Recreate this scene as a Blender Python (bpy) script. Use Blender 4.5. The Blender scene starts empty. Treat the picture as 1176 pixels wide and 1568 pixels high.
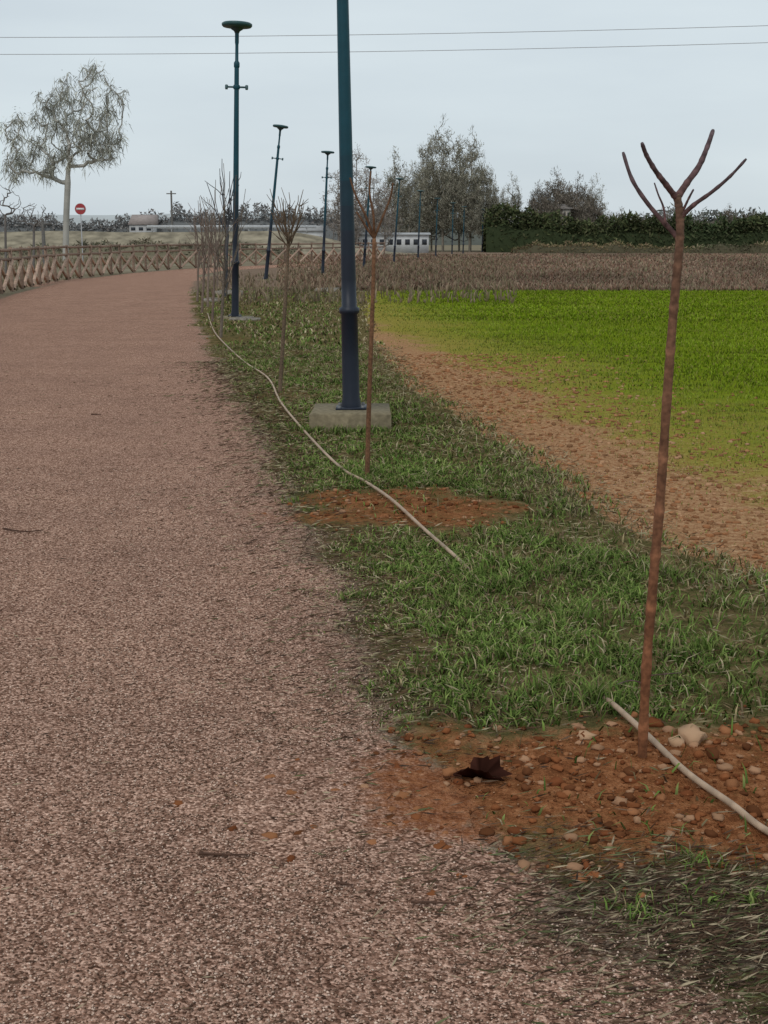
import bpy, math, random
import numpy as np
from mathutils import Vector
rng=np.random.default_rng(7); random.seed(7)
# ------------------------------------------------------------ survey helpers
CAMH=1.6; F=2000.0; TH=math.atan(419/F); CT,ST=math.cos(TH),math.sin(TH)
def G(u,v):                     # where a sighting meets the ground (metres)
    dy=784-v; dx=u-588
    t=CAMH/(F*ST-dy*CT)
    return (dx*t,(dy*ST+F*CT)*t)
def V(u,v,Y):                   # point of a sighting at distance Y
    dy=784-v; dx=u-588
    t=Y/(dy*ST+F*CT)
    return np.array([dx*t,Y,CAMH+(dy*CT-F*ST)*t])
tab=rng.random((256,256))
def vn(x,y,s=1.0,o=0):
    x=np.asarray(x,float)*s+o*17.3; y=np.asarray(y,float)*s+o*9.1
    xi=np.floor(x).astype(int); yi=np.floor(y).astype(int); fx=x-xi; fy=y-yi
    fx=fx*fx*(3-2*fx); fy=fy*fy*(3-2*fy)
    a=tab[xi&255,yi&255]; b=tab[(xi+1)&255,yi&255]; c=tab[xi&255,(yi+1)&255]; d=tab[(xi+1)&255,(yi+1)&255]
    return (a*(1-fx)+b*fx)*(1-fy)+(c*(1-fx)+d*fx)*fy
def fbm(x,y,s=1.0,o=0,n=3):
    r=0;a=1;t=0
    for i in range(n):
        r=r+a*vn(x,y,s*2**i,o+i); t+=a; a*=.5
    return r/t
def ss(a,b,x):
    t=np.clip((np.asarray(x,float)-a)/(b-a),0,1); return t*t*(3-2*t)
# ------------------------------------------------------------ mesh helpers
def fastmesh(name,v,t,col=None,mat=None,smooth=False,attrs=None,link=True):
    v=np.asarray(v,np.float32); t=np.asarray(t,np.int32)
    me=bpy.data.meshes.new(name); me.vertices.add(len(v)); me.vertices.foreach_set('co',v.ravel())
    k=t.shape[1]
    me.loops.add(t.size); me.loops.foreach_set('vertex_index',t.ravel())
    me.polygons.add(len(t)); me.polygons.foreach_set('loop_start',np.arange(len(t),dtype=np.int32)*k)
    me.update(calc_edges=True)
    if smooth: me.polygons.foreach_set('use_smooth',np.ones(len(t),bool))
    at=dict(attrs or {})
    if col is not None: at['Col']=col
    for n,c in at.items():
        a=me.color_attributes.new(n,'FLOAT_COLOR','POINT')
        cc=np.ones((len(v),4),np.float32); cc[:,:3]=c; a.data.foreach_set('color',cc.ravel())
    if mat: me.materials.append(mat)
    if not link: return me
    ob=bpy.data.objects.new(name,me); bpy.context.collection.objects.link(ob); return ob
class TB:
    def __init__(s): s.v=[];s.t=[];s.c=[];s.n=0
    def add(s,v,t,c):
        v=np.asarray(v,float).reshape(-1,3); s.v.append(v); s.t.append(np.asarray(t)+s.n)
        c=np.asarray(c,float); 
        if c.ndim==1: c=np.tile(c,(len(v),1))
        s.c.append(c); s.n+=len(v)
    def build(s,name,mat,link=True,smooth=False):
        return fastmesh(name,np.vstack(s.v),np.vstack(s.t),np.vstack(s.c),mat,link=link,smooth=smooth)
def segtubes(tb,P0,P1,R0,R1,col,k=5):
    P0=np.asarray(P0);P1=np.asarray(P1);n=len(P0)
    d=P1-P0; d/=np.linalg.norm(d,axis=1)[:,None]+1e-9
    ref=np.where(np.abs(d[:,2:3])<.9,np.array([[0,0,1.]]),np.array([[1.,0,0]]))
    a=np.cross(d,ref); a/=np.linalg.norm(a,axis=1)[:,None]; b=np.cross(d,a)
    ang=np.arange(k)*2*np.pi/k; ca=np.cos(ang)[None,:,None]; sa=np.sin(ang)[None,:,None]
    ring=a[:,None]*ca+b[:,None]*sa
    v0=P0[:,None]+ring*np.asarray(R0)[:,None,None]; v1=P1[:,None]+ring*np.asarray(R1)[:,None,None]
    v=np.concatenate([v0,v1],1).reshape(-1,3)
    i=np.arange(k); j=(i+1)%k
    t=np.concatenate([np.stack([i,j,j+k],1),np.stack([i,j+k,i+k],1)])
    T=(t[None]+(np.arange(n)*2*k)[:,None,None]).reshape(-1,3)
    col=np.asarray(col,float)
    if col.ndim==2: col=np.repeat(col,2*k,0)
    tb.add(v,T,col)
def slivers(tb,P,D,W,col):      # thin pointed leaves: start P, vector D, width W
    n=len(P); s=np.cross(D,rng.normal(size=(n,3))); s/=np.linalg.norm(s,axis=1)[:,None]+1e-9
    s*=np.asarray(W).reshape(-1,1)
    v=np.stack([P,P+D*.45+s*.5,P+D,P+D*.45-s*.5],1).reshape(-1,3)
    t=np.array([[0,1,2],[0,2,3]]); T=(t[None]+(np.arange(n)*4)[:,None,None]).reshape(-1,3)
    tb.add(v,T,np.repeat(col,4,0))
def blades(tb,x,y,z,h,w,lean,col,tipcol=None):
    n=len(x); az=rng.random(n)*2*np.pi; la=rng.random(n)*2*np.pi
    s=np.stack([np.cos(az),np.sin(az),np.zeros(n)],1)*(w/2)[:,None]
    L=np.stack([np.cos(la),np.sin(la),np.zeros(n)],1)
    b=np.stack([x,y,z],1); up=np.array([[0,0,1.]])
    m=b+L*(lean*h*.35)[:,None]+up*(h*.6*np.sqrt(np.clip(1-(lean*.5)**2,.1,1)))[:,None]
    tp=b+L*(lean*h)[:,None]+up*(h*np.sqrt(np.clip(1-lean**2*.8,.05,1)))[:,None]
    v=np.stack([b-s,b+s,m-s*.8,m+s*.8,tp],1).reshape(-1,3)
    t=np.array([[0,1,2],[1,3,2],[2,3,4]]); T=(t[None]+(np.arange(n)*5)[:,None,None]).reshape(-1,3)
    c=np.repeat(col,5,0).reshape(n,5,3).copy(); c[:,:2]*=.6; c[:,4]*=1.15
    tb.add(v,T,c.reshape(-1,3))
def polytube(tb,pts,rad,col,k=9,cap=True):
    pts=[Vector(p) for p in pts]; n=len(pts); V_=[];prev=None
    for i,p in enumerate(pts):
        d=(pts[min(i+1,n-1)]-pts[max(i-1,0)]).normalized()
        if prev is None:
            a=d.cross(Vector((0,1,.01)) if abs(d.y)<.9 else Vector((1,0,0))).normalized()
        else: a=(prev-d*prev.dot(d)).normalized()
        prev=a; b=d.cross(a)
        for j in range(k):
            q=2*math.pi*j/k; V_.append(p+(a*math.cos(q)+b*math.sin(q))*rad[i])
    T=[]
    for i in range(n-1):
        for j in range(k):
            a0=i*k+j;b0=i*k+(j+1)%k; T+= [[a0,b0,b0+k],[a0,b0+k,a0+k]]
    if cap:
        V_.append(pts[-1]); 
        for j in range(k): T.append([(n-1)*k+j,(n-1)*k+(j+1)%k,len(V_)-1])
    c=np.asarray(col,float)
    if c.ndim==2:
        c=np.repeat(c,k,0)
        if cap: c=np.vstack([c,c[-1:]])
    tb.add([tuple(q) for q in V_],T,c)
def smoothpts(pts,m=6):
    pts=[np.array(p,float) for p in pts]; out=[]
    n=len(pts)
    for i in range(n-1):
        p0=pts[max(i-1,0)];p1=pts[i];p2=pts[i+1];p3=pts[min(i+2,n-1)]
        for j in range(m):
            t=j/m
            out.append(.5*((2*p1)+(-p0+p2)*t+(2*p0-5*p1+4*p2-p3)*t*t+(-p0+3*p1-3*p2+p3)*t**3))
    out.append(pts[-1]); return out
def box(tb,x0,x1,y0,y1,z0,z1,col):
    v=[(x,y,z) for x in (x0,x1) for y in (y0,y1) for z in (z0,z1)]
    q=[(0,1,3,2),(4,6,7,5),(0,4,5,1),(2,3,7,6),(0,2,6,4),(1,5,7,3)]
    t=[];[t.extend([[a,b,c],[a,c,d]]) for a,b,c,d in q]; tb.add(v,t,col)
def beam(tb,p,q,wd,ht,col):     # rectangular bar between two points
    p=Vector(p);q=Vector(q);d=(q-p).normalized(); s=d.cross(Vector((0,0,1)))
    s=s.normalized() if s.length>.01 else Vector((1,0,0)); u=s.cross(d)
    v=[tuple(e+s*(wd/2*a)+u*(ht/2*b)) for e in (p,q) for a in (-1,1) for b in (-1,1)]
    qd=[(0,1,3,2),(4,6,7,5),(0,4,5,1),(2,3,7,6),(0,2,6,4),(1,5,7,3)]
    t=[];[t.extend([[a,b,c],[a,c,e]]) for a,b,c,e in qd]; tb.add(v,t,col)
def lathe(tb,prof,col,k=20,cx=0,cy=0):
    v=[];t=[]
    for r,z in prof:
        for j in range(k):
            a=2*math.pi*j/k; v.append((cx+r*math.cos(a),cy+r*math.sin(a),z))
    for i in range(len(prof)-1):
        for j in range(k):
            a=i*k+j;b=i*k+(j+1)%k; t+=[[a,b,b+k],[a,b+k,a+k]]
    tb.add(v,t,col)
# ------------------------------------------------------------ materials
def mat(name,rough=.85,spec=.15,noise=None,bump=0,bscale=40,metal=0):
    m=bpy.data.materials.new(name); m.use_nodes=True; nt=m.node_tree; N=nt.nodes;Lk=nt.links
    b=N['Principled BSDF']; b.inputs['Roughness'].default_value=rough
    b.inputs['Specular IOR Level'].default_value=spec; b.inputs['Metallic'].default_value=metal
    a=N.new('ShaderNodeAttribute'); a.attribute_name='Col'
    if noise or bump:
        tc=N.new('ShaderNodeTexCoord'); nz=N.new('ShaderNodeTexNoise'); nz.inputs['Scale'].default_value=bscale; nz.inputs['Detail'].default_value=3
        Lk.new(tc.outputs['Object'],nz.inputs['Vector'])
    if noise:
        mr=N.new('ShaderNodeMapRange'); mr.inputs[1].default_value=.3; mr.inputs[2].default_value=.7
        mr.inputs[3].default_value=1-noise; mr.inputs[4].default_value=1+noise
        Lk.new(nz.outputs['Fac'],mr.inputs[0])
        mx=N.new('ShaderNodeVectorMath'); mx.operation='SCALE'
        Lk.new(a.outputs['Color'],mx.inputs[0]); Lk.new(mr.outputs[0],mx.inputs['Scale'])
        Lk.new(mx.outputs[0],b.inputs['Base Color'])
    else: Lk.new(a.outputs['Color'],b.inputs['Base Color'])
    if bump:
        bp=N.new('ShaderNodeBump'); bp.inputs['Strength'].default_value=.6; bp.inputs['Distance'].default_value=bump
        Lk.new(nz.outputs['Fac'],bp.inputs['Height']); Lk.new(bp.outputs[0],b.inputs['Normal'])
    return m
def matdiff(name):
    m=bpy.data.materials.new(name); m.use_nodes=True; nt=m.node_tree; N=nt.nodes; N.remove(N['Principled BSDF'])
    d=N.new('ShaderNodeBsdfDiffuse'); a=N.new('ShaderNodeAttribute'); a.attribute_name='Col'
    nt.links.new(a.outputs['Color'],d.inputs['Color']); nt.links.new(d.outputs[0],N['Material Output'].inputs['Surface']); return m
M_leaf=matdiff('foliage'); M_bark=mat('bark',.8,.2,.35,.003,60); M_conc=mat('concrete',.9,.1,.25,.004,25)
M_wood=mat('fence_wood',.9,.1,.25,.003,15); M_paint=mat('lamp_paint',.45,.3,.08,0,12)
M_hose=mat('hose_plastic',.55,.3,.12,0,30); M_wall=mat('plaster',.9,.1,.12,0,1.5); M_metal=mat('galvanised',.5,.4,.1,0,8)

def ground_material():
    m=bpy.data.materials.new('ground_surface'); m.use_nodes=True; nt=m.node_tree;N=nt.nodes;Lk=nt.links
    N.remove(N['Principled BSDF']); b=N.new('ShaderNodeBsdfDiffuse'); Lk.new(b.outputs[0],N['Material Output'].inputs['Surface'])
    geo=N.new('ShaderNodeNewGeometry')
    def noise(s,d=4,r=.6,vec=None):
        n=N.new('ShaderNodeTexNoise'); n.inputs['Scale'].default_value=s; n.inputs['Detail'].default_value=d; n.inputs['Roughness'].default_value=r
        Lk.new(vec or geo.outputs['Position'],n.inputs['Vector']); return n.outputs['Fac']
    def ramp(f,st):
        r=N.new('ShaderNodeValToRGB'); e=r.color_ramp.elements
        while len(e)<len(st): e.new(.5)
        for i,(p,c) in enumerate(st): e[i].position=p; e[i].color=(*c,1)
        Lk.new(f,r.inputs[0]); return r.outputs[0]
    def mth(op,a,b_,c=None):
        n=N.new('ShaderNodeMath'); n.operation=op
        for i,q in enumerate([a,b_,c]):
            if q is None: continue
            if isinstance(q,(int,float)): n.inputs[i].default_value=q
            else: Lk.new(q,n.inputs[i])
        return n.outputs[0]
    def mix(f,a,b_,typ='MIX'):
        n=N.new('ShaderNodeMix'); n.data_type='RGBA'; n.blend_type=typ
        if isinstance(f,(int,float)): n.inputs[0].default_value=f
        else: Lk.new(f,n.inputs[0])
        for k,q in ((6,a),(7,b_)):
            if isinstance(q,tuple): n.inputs[k].default_value=(*q,1)
            else: Lk.new(q,n.inputs[k])
        return n.outputs[2]
    def attr(n):
        a=N.new('ShaderNodeAttribute'); a.attribute_name=n; s=N.new('ShaderNodeSeparateColor'); Lk.new(a.outputs['Color'],s.inputs[0]); return s.outputs
    A=attr('Z1');B=attr('Z2');C3=attr('Z3')
    nA=noise(1.1,4,.65); nE=noise(8,4,.75); nF=noise(36,3,.8)
    W=mth('ADD',mth('MULTIPLY_ADD',nE,1.0,-.5),mth('MULTIPLY_ADD',nF,.9,-.45))
    def edge(m_,lo=.35,hi=.65):
        r=N.new('ShaderNodeMapRange'); r.interpolation_type='SMOOTHSTEP'; r.inputs[1].default_value=lo; r.inputs[2].default_value=hi
        Lk.new(mth('ADD',m_,W),r.inputs[0]); return r.outputs[0]
    vo=N.new('ShaderNodeTexVoronoi'); vo.inputs['Scale'].default_value=145; Lk.new(geo.outputs['Position'],vo.inputs['Vector'])
    sp=N.new('ShaderNodeSeparateColor'); Lk.new(vo.outputs['Color'],sp.inputs[0])
    g1=ramp(sp.outputs[0],[(0,(.115,.062,.042)),(.3,(.26,.152,.108)),(.65,(.42,.262,.195)),(1,(.72,.50,.39))])
    gr=mix(.85,g1,ramp(noise(80,2,.75),[(.34,(.46,.41,.38)),(.5,(.98,.97,.96)),(.66,(1.25,1.24,1.23))]),'MULTIPLY')
    gr=mix(.9,gr,ramp(nA,[(.3,(.86,.82,.82)),(.7,(1.12,1.08,1.06))]),'MULTIPLY')
    gr=mix(.6,gr,ramp(nE,[(.3,(.74,.71,.69)),(.6,(1.08,1.08,1.08))]),'MULTIPLY')
    ga=ramp(nE,[(.3,(.06,.05,.022)),(.45,(.10,.09,.035)),(.55,(.16,.12,.055)),(.72,(.26,.19,.10))])
    nS=noise(20,4,.85)
    soil=ramp(nS,[(.25,(.09,.03,.014)),(.45,(.21,.074,.030)),(.6,(.33,.135,.06)),(.78,(.47,.25,.14))])
    deb=ramp(nF,[(.3,(.05,.036,.026)),(.5,(.15,.11,.08)),(.72,(.36,.3,.22))])
    bare=ramp(nS,[(.25,(.17,.08,.038)),(.5,(.38,.205,.105)),(.75,(.60,.40,.23))])
    yel=ramp(nS,[(.25,(.18,.12,.03)),(.5,(.28,.23,.05)),(.75,(.40,.35,.10))])
    grn=ramp(nE,[(.25,(.11,.14,.010)),(.5,(.17,.22,.014)),(.75,(.24,.29,.025))])
    weed=ramp(noise(1.5,4,.8),[(.25,(.12,.08,.058)),(.5,(.21,.15,.11)),(.75,(.30,.23,.17))])
    oth=ramp(noise(.12,5,.7),[(.3,(.15,.13,.085)),(.5,(.22,.185,.13)),(.7,(.27,.245,.18))])
    fld=mix(edge(B[1],.15,.95),yel,grn)
    fld=mix(edge(mth('SUBTRACT',1.0,mth('MULTIPLY',B[1],3.6)),.2,.9),fld,bare)
    c=mix(edge(B[2]),oth,weed); c=mix(edge(C3[0]),c,ga); c=mix(edge(B[0]),c,fld); c=mix(edge(A[0]),c,gr)
    c=mix(mth('MULTIPLY',edge(A[1],.3,1.0),.92),c,soil); c=mix(mth('MULTIPLY',edge(A[2],.35,.8),.8),c,deb)
    Lk.new(c,b.inputs['Color'])
    h=mth('ADD',mth('MULTIPLY',vo.outputs['Distance'],-.4),nF)
    bp=N.new('ShaderNodeBump'); bp.inputs['Strength'].default_value=1; bp.inputs['Distance'].default_value=.014
    Lk.new(h,bp.inputs['Height']); Lk.new(bp.outputs[0],b.inputs['Normal'])
    return m
M_ground=ground_material()
# ------------------------------------------------------------ layout
Epx=[(1200,1620),(900,1420),(660,1220),(590,1100),(550,1000),(500,900),(440,800),(405,720),(390,660),(345,590),(310,530),(292,485),(288,450),(292,432),(305,421),(340,415),(400,411),(520,405),(620,399)]
Ew=np.array([G(*p) for p in Epx])
Lw=np.array([(-4.2,2.33),(-4.3,2.83),(-4.4,3.57),(-4.5,4.2),(-4.6,4.92),(-4.75,5.9),(-5,7.34),(-5.3,9.07),(-5.6,11),(-6.4,14.5),(-7.6,19.9),(-9.1,27.5),(-10.9,38.9),(-12.1,50),(-11.9,61.5),(-10.7,70.5),(-8.6,77),(-3.9,88),(.9,103)])
Ew=np.vstack([[1.6,-3],Ew]); Lw=np.vstack([[-4,-3],Lw])
eN=15
def E(y): return np.interp(y,Ew[:eN,1],Ew[:eN,0])+ .16*(vn(y,y*0,1.6,5)-.5)+.16*(vn(y,y*0,4.1,8)-.5)
def Lf(y): return np.interp(y,Lw[:eN,1],Lw[:eN,0])
Fpx=[(1500,1080),(1176,912),(1000,832),(900,770),(800,697),(700,640),(620,590),(580,540),(562,490),(560,455),(560,443)]
Fw=np.array([G(*p) for p in Fpx])
def Ff(y): return np.interp(y,Fw[:,1],Fw[:,0])+.22*(fbm(y,y*0,1.3,3)-.5)
SP=[(.80,3.62,1.05,.54),(.06,7.75,.72,.66),(*G(432,606),.5,.9),(*G(345,520),.5,1.2)]
def soilw(x,y):
    r=0*x; w=1.1*(fbm(x,y,3.2,5,4)-.5)
    for i,(cx,cy,rx,ry) in enumerate(SP):
        d=np.sqrt(((x-cx)/rx)**2+((y-cy)/ry)**2)+w; r=np.maximum(r,(1-ss(.45,1.4,d))*((1,.8,.4,.4)[i]))
    return r
def greenness(x,y,d): return ss(.3,4.4,d+1.5*(fbm(x,y,.8,3)-.5)+.9*(fbm(x,y,4,6)-.5)+ss(12,36,y)*2.0)
def zones(x,y):
    g=ss(-.34,.22,E(y)-x)*ss(-.2,.3,x-Lf(y))*(1-ss(52,60,y))
    s=soilw(x,y)
    db=(1-ss(.5,1.3,np.sqrt(((x-.72)/.42)**2+((y-2.86)/.27)**2)))
    e=x-E(y); db=np.maximum(db,.5*ss(-.35,-.02,e)*(1-ss(.08,.35,e))*(1-ss(18,26,y))*ss(3.2,3.9,y)*(1-s))
    db=np.maximum(db,.45*ss(.0,.1,e)*(1-ss(.8,1.5,e))*(1-ss(2.6,3.4,y)))
    f=ss(-.15,.15,x-Ff(y))*(1-ss(41,41.6,y))*ss(-.5,.5,y-4)
    d=x-Ff(y); gn=greenness(x,y,d)
    w=ss(41,41.5,y)*ss(-9,-6,x+0*y)*(1-ss(150,170,y))
    lawn=ss(-.1,.2,e)*(1-ss(0,.3,d))*(1-ss(38,44,y))
    return np.stack([g,s,db],-1),np.stack([f,gn,w],-1),np.stack([lawn,lawn*0,lawn*0],-1)
def Z(x,y):
    e=ss(.0,.35,x-E(y))
    near=1-ss(14,22,y)
    s=soilw(x,y)
    z=e*near*(.014*(fbm(x,y,5,2)-.3)+s*(.006+.06*(fbm(x,y,7,8,4)-.42)))
    z+=.028*ss(-.1,.25,x-Ff(y))*near*(fbm(x,y,5,12,4)-.5)
    z+=.03*np.exp(-(((x-.78)/.2)**2+((y-3.8)/.18)**2))*near
    z+=-.006*(1-e)*near
    return z
xs=np.concatenate([-np.geomspace(3000,8,34),np.arange(-7.5,-.5,.4),np.arange(-.4,2.6,.022),np.arange(2.6,8,.12),np.geomspace(8,3000,36)])
ys=np.concatenate([[-60,-20,-5,-1,.5,1.5],np.arange(2,9,.028),np.geomspace(9,60,230)[0:],np.geomspace(61,4000,80)])
X,Y=np.meshgrid(xs,ys); nx,ny=len(xs),len(ys)
z=Z(X,Y); v=np.stack([X,Y,z],-1).reshape(-1,3)
i=np.arange(ny-1)[:,None]*nx+np.arange(nx-1)[None]; q=np.stack([i,i+1,i+nx+1,i+nx],-1).reshape(-1,4)
a,b_,c_=zones(X.ravel(),Y.ravel())
fastmesh('ground',v,q,mat=M_ground,smooth=True,attrs={'Z1':a,'Z2':b_,'Z3':c_})
# path
tt=[];
seg=np.arange(len(Ew)-1)
for k in seg:
    L=np.linalg.norm(Ew[k+1]-Ew[k]); ym=max(Ew[k,1],1.5); n=max(2,int(L/(.012*ym+.02))); tt+=list(k+np.arange(n)/n)
tt=np.array(tt+[len(Ew)-1.0]); idx=np.arange(len(Ew))
R=np.stack([np.interp(tt,idx,Ew[:,0]),np.interp(tt,idx,Ew[:,1])],1); Lp=np.stack([np.interp(tt,idx,Lw[:,0]),np.interp(tt,idx,Lw[:,1])],1)
nearm=R[:,1]<50
R[:,0]=np.where(nearm,E(R[:,1])+.02+.05*(vn(R[:,1],R[:,0]*0,9,1)-.5),R[:,0])
s=np.linspace(0,1,90)**1.6
P=R[:,None]*(1-s)[None,:,None]+Lp[:,None]*s[None,:,None]
v=np.concatenate([P,np.full(P.shape[:2]+(1,),.004)],-1); nr,nc=P.shape[:2]
i=np.arange(nr-1)[:,None]*nc+np.arange(nc-1)[None]; q=np.stack([i,i+nc,i+nc+1,i+1],-1).reshape(-1,4)
a,b_,c_=zones(P[...,0].ravel(),P[...,1].ravel()); fr=ss(44,52,P[...,1].ravel()); a[:,0]=np.maximum(a[:,0],fr)
fastmesh('gravel_path',v.reshape(-1,3),q,mat=M_ground,smooth=True,attrs={'Z1':a,'Z2':b_*(1-fr)[:,None],'Z3':c_*(1-fr)[:,None]})
# loose pebbles on path
import bmesh
bm=bmesh.new(); bmesh.ops.create_icosphere(bm,subdivisions=2,radius=1); bm.verts.ensure_lookup_table()
ICV=np.array([v.co[:] for v in bm.verts]); ICT=np.array([[v.index for v in f.verts] for f in bm.faces]); bm.free()
OV=np.array([(1,0,0),(-1,0,0),(0,1,0),(0,-1,0),(0,0,1),(0,0,-1)],float); OT=np.array([(0,2,4),(2,1,4),(1,3,4),(3,0,4),(2,0,5),(1,2,5),(3,1,5),(0,3,5)])
def lumps(name,BV,BT,pos,size,cols,m,flat=.6,rough=.25):
    n=len(pos); k=len(BV)
    sc=size[:,None]*rng.uniform(.6,1.2,(n,3)); sc[:,2]*=flat
    a=rng.random(n)*6.28; vv=BV[None]*(1+rng.uniform(-rough,rough,(n,k,1)))*sc[:,None]
    c,s_=np.cos(a)[:,None],np.sin(a)[:,None]
    v=np.stack([vv[...,0]*c-vv[...,1]*s_,vv[...,0]*s_+vv[...,1]*c,vv[...,2]],-1)+pos[:,None]
    T=(BT[None]+(np.arange(n)*k)[:,None,None]).reshape(-1,3)
    return fastmesh(name,v.reshape(-1,3),T,np.repeat(cols,k,0),m)
n=56000; y=2.2+7*rng.random(n)**1.7; x=rng.uniform(-.33,.33,n)*y*1.15; x=np.where(x>E(y)+.15,x-1.2,x)
k=soilw(x,y)<.12; x,y=x[k],y[k]; n=len(x)
pos=np.stack([x,y,np.full(n,.0055)],1); pal=np.array([(.10,.06,.042),(.31,.2,.145),(.47,.32,.24),(.66,.49,.39),(.18,.11,.08)])
lumps('loose_gravel',OV,OT,pos,rng.uniform(.002,.0052,n),pal[rng.integers(0,5,n)]*rng.uniform(.8,1.15,(n,1)),M_leaf,.7)
# soil clods
P=[];S=[]
for (cx,cy,rx,ry),n in zip(SP,(4200,1600,120,80)):
    r=np.sqrt(rng.random(n))*1.35; a=rng.random(n)*6.28; x=cx+rx*r*np.cos(a); y=cy+ry*r*np.sin(a)
    k=rng.random(n)<.12+soilw(x,y); x,y=x[k],y[k]; n=len(x)
    sz=.003+.019*rng.random(n)**4.5; P.append(np.stack([x,y,Z(x,y)+sz*.05+.003],1)); S.append(sz)
for u,v_,sz in [(1060,1140,.05),(1035,1150,.035),(897,1138,.03),(870,1230,.025),(1155,1245,.03),(1120,1205,.022),(1000,1112,.03),(790,1275,.022),(930,1170,.02),(1090,1165,.03),(1010,1235,.02),(850,1180,.02)]:
    g=G(u,v_); P.append(np.array([[g[0],g[1],float(Z(np.array(g[0]),np.array(g[1])))+sz*.2]])); S.append(np.array([sz]))
nb=sum(len(s_) for s_ in S)
n=11000; y=4.5+14*rng.random(n)**1.5; d=np.abs(rng.normal(.4,1.2,n)); x=Ff(y)+d; sz=(.004+.016*rng.random(n)**4)*(.8+y*.05); P.append(np.stack([x,y,Z(x,y)+sz*.15],1)); S.append(sz)
P=np.vstack(P);S=np.concatenate(S); n=len(P)
pal=np.array([(.24,.088,.036),(.17,.058,.024),(.30,.13,.06),(.36,.2,.115),(.13,.05,.022)])
cc=pal[rng.integers(0,5,n)]*rng.uniform(.8,1.1,(n,1)); cc[-11000:]=cc[-11000:]*.9+np.array([.1,.065,.035])
cc[nb-12:nb-9]=(.45,.28,.17)
lumps('soil_clods',ICV,ICT,P,S,cc,M_leaf,.6,.3)
# ------------------------------------------------------------ grass
tb=TB()
def gcol(n,dry):
    base=np.array([(.115,.18,.04),(.16,.23,.055),(.08,.13,.03),(.20,.24,.075)])[rng.integers(0,4,n)]
    d=np.array([(.30,.24,.13),(.2,.145,.09),(.38,.32,.2)])[rng.integers(0,3,n)]
    return np.where((rng.random(n)<dry)[:,None],d,base)*rng.uniform(.65,1.3,(n,1))
def grass(n,y0,y1,pw,h0,h1,w0,w1):
    y=y0+(y1-y0)*rng.random(n)**pw; lo=E(y)-.12; hi=np.minimum(Ff(y)+.15,.42*y+.6); x=lo+(hi-lo)*rng.random(n)
    e=x-E(y); pat=fbm(x,y,2.6,11,4); fine=vn(x,y,16,3)
    dens=ss(-.08,.5,e+.8*(pat-.5))*(1-.98*ss(.1,.45,soilw(x,y)))*(.22+.78*ss(.38,.58,pat))*(.2+.8*ss(.35,.65,fine))
    dens*=np.where(y<3.2,.1,1.); dens*=.4+.6*ss(.1,.8,Ff(y)-x); dens*=1-.4*ss(12,22,y)
    k=rng.random(n)<dens; x,y,e=x[k],y[k],e[k]; n=len(x)
    h=rng.uniform(h0,h1,n)*(.45+1.1*fbm(x,y,3,4))*(.45+.55*ss(0,.6,e)); w=rng.uniform(w0,w1,n)
    dry=.14+.35*(1-ss(.0,.4,e))+.35*ss(12,26,y)+.4*(1-ss(.0,.6,Ff(y)-x))
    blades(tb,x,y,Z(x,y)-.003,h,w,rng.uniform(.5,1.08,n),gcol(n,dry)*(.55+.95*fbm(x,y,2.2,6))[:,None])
grass(170000,2.9,9,1.0,.03,.08,.004,.009)
grass(84000,8.8,20,1.0,.035,.075,.007,.014)
grass(36000,20,44,1.0,.04,.09,.015,.035)
tb.build('grass',M_leaf)
tb=TB()
for u,v_,n,h in [(915,1080,200,.13),(980,1400,110,.05),(540,915,170,.05),(1080,1000,130,.10),(720,850,90,.07),(900,960,60,.18),(600,700,100,.09),(1150,1390,60,.05),(450,770,60,.06),(990,1050,60,.12),(620,880,150,.06),(570,870,90,.05),(690,930,150,.08),(1060,1330,60,.05),(840,1060,110,.09),(780,1010,110,.08)]:
    g=G(u,v_); r=np.abs(rng.normal(0,.035+h*.25,n)); a=rng.random(n)*6.28; x=g[0]+r*np.cos(a)*1.4;y=g[1]+r*np.sin(a)
    blades(tb,x,y,Z(x,y)-.002,rng.uniform(.5,1.1,n)*h,rng.uniform(.003,.007,n),rng.uniform(.3,.98,n),gcol(n,.1)*1.05)
tb.build('grass_tufts',M_leaf)
# dry clippings lying flat
tb=TB(); n=30000
y=2.3+15*rng.random(n)**1.7; x=E(y)+rng.normal(.08,.28,n)
k=(rng.random(n)<.5*(1-soilw(x,y)*.85)); x,y=x[k],y[k]
m=6800; x=np.concatenate([x,rng.normal(.75,.28,m)]); y=np.concatenate([y,rng.normal(2.86,.17,m)]); n=len(x)
a=rng.normal(0,.6,n); l=rng.uniform(.012,.06,n)*(1+y*.05)
D=np.stack([np.cos(a)*l,np.sin(a)*l,rng.uniform(-.03,.25,n)*l],1)
pal=np.array([(.10,.06,.04),(.16,.105,.07),(.36,.29,.19),(.06,.04,.03),(.12,.13,.06),(.09,.055,.035)])
slivers(tb,np.stack([x,y,Z(x,y)+.009],1),D,rng.uniform(.002,.0055,n)*(1+y*.06),pal[rng.integers(0,6,n)]*rng.uniform(.7,1.2,(n,1)))
n=2600; y=2.3+14*rng.random(n); x=rng.uniform(-.33,.1,n)*y; a=rng.normal(0,.6,n); l=rng.uniform(.01,.035,n)*(1+y*.06)
k=x<E(y); x,y,a,l=x[k],y[k],a[k],l[k]; n=len(x)
slivers(tb,np.stack([x,y,x*0+.008],1),np.stack([np.cos(a)*l,np.sin(a)*l,x*0+.002],1),rng.uniform(.002,.0045,n)*(1+y*.04),pal[rng.integers(0,4,n)])
n=16000; y=3.6+16*rng.random(n)**1.3; lo=E(y); hi=Ff(y)+.3; x=lo+(hi-lo)*rng.random(n); a=rng.random(n)*6.28; l=rng.uniform(.02,.07,n)*(1+y*.03)
k=soilw(x,y)<.5; x,y,a,l=x[k],y[k],a[k],l[k]; n=len(x)
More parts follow.
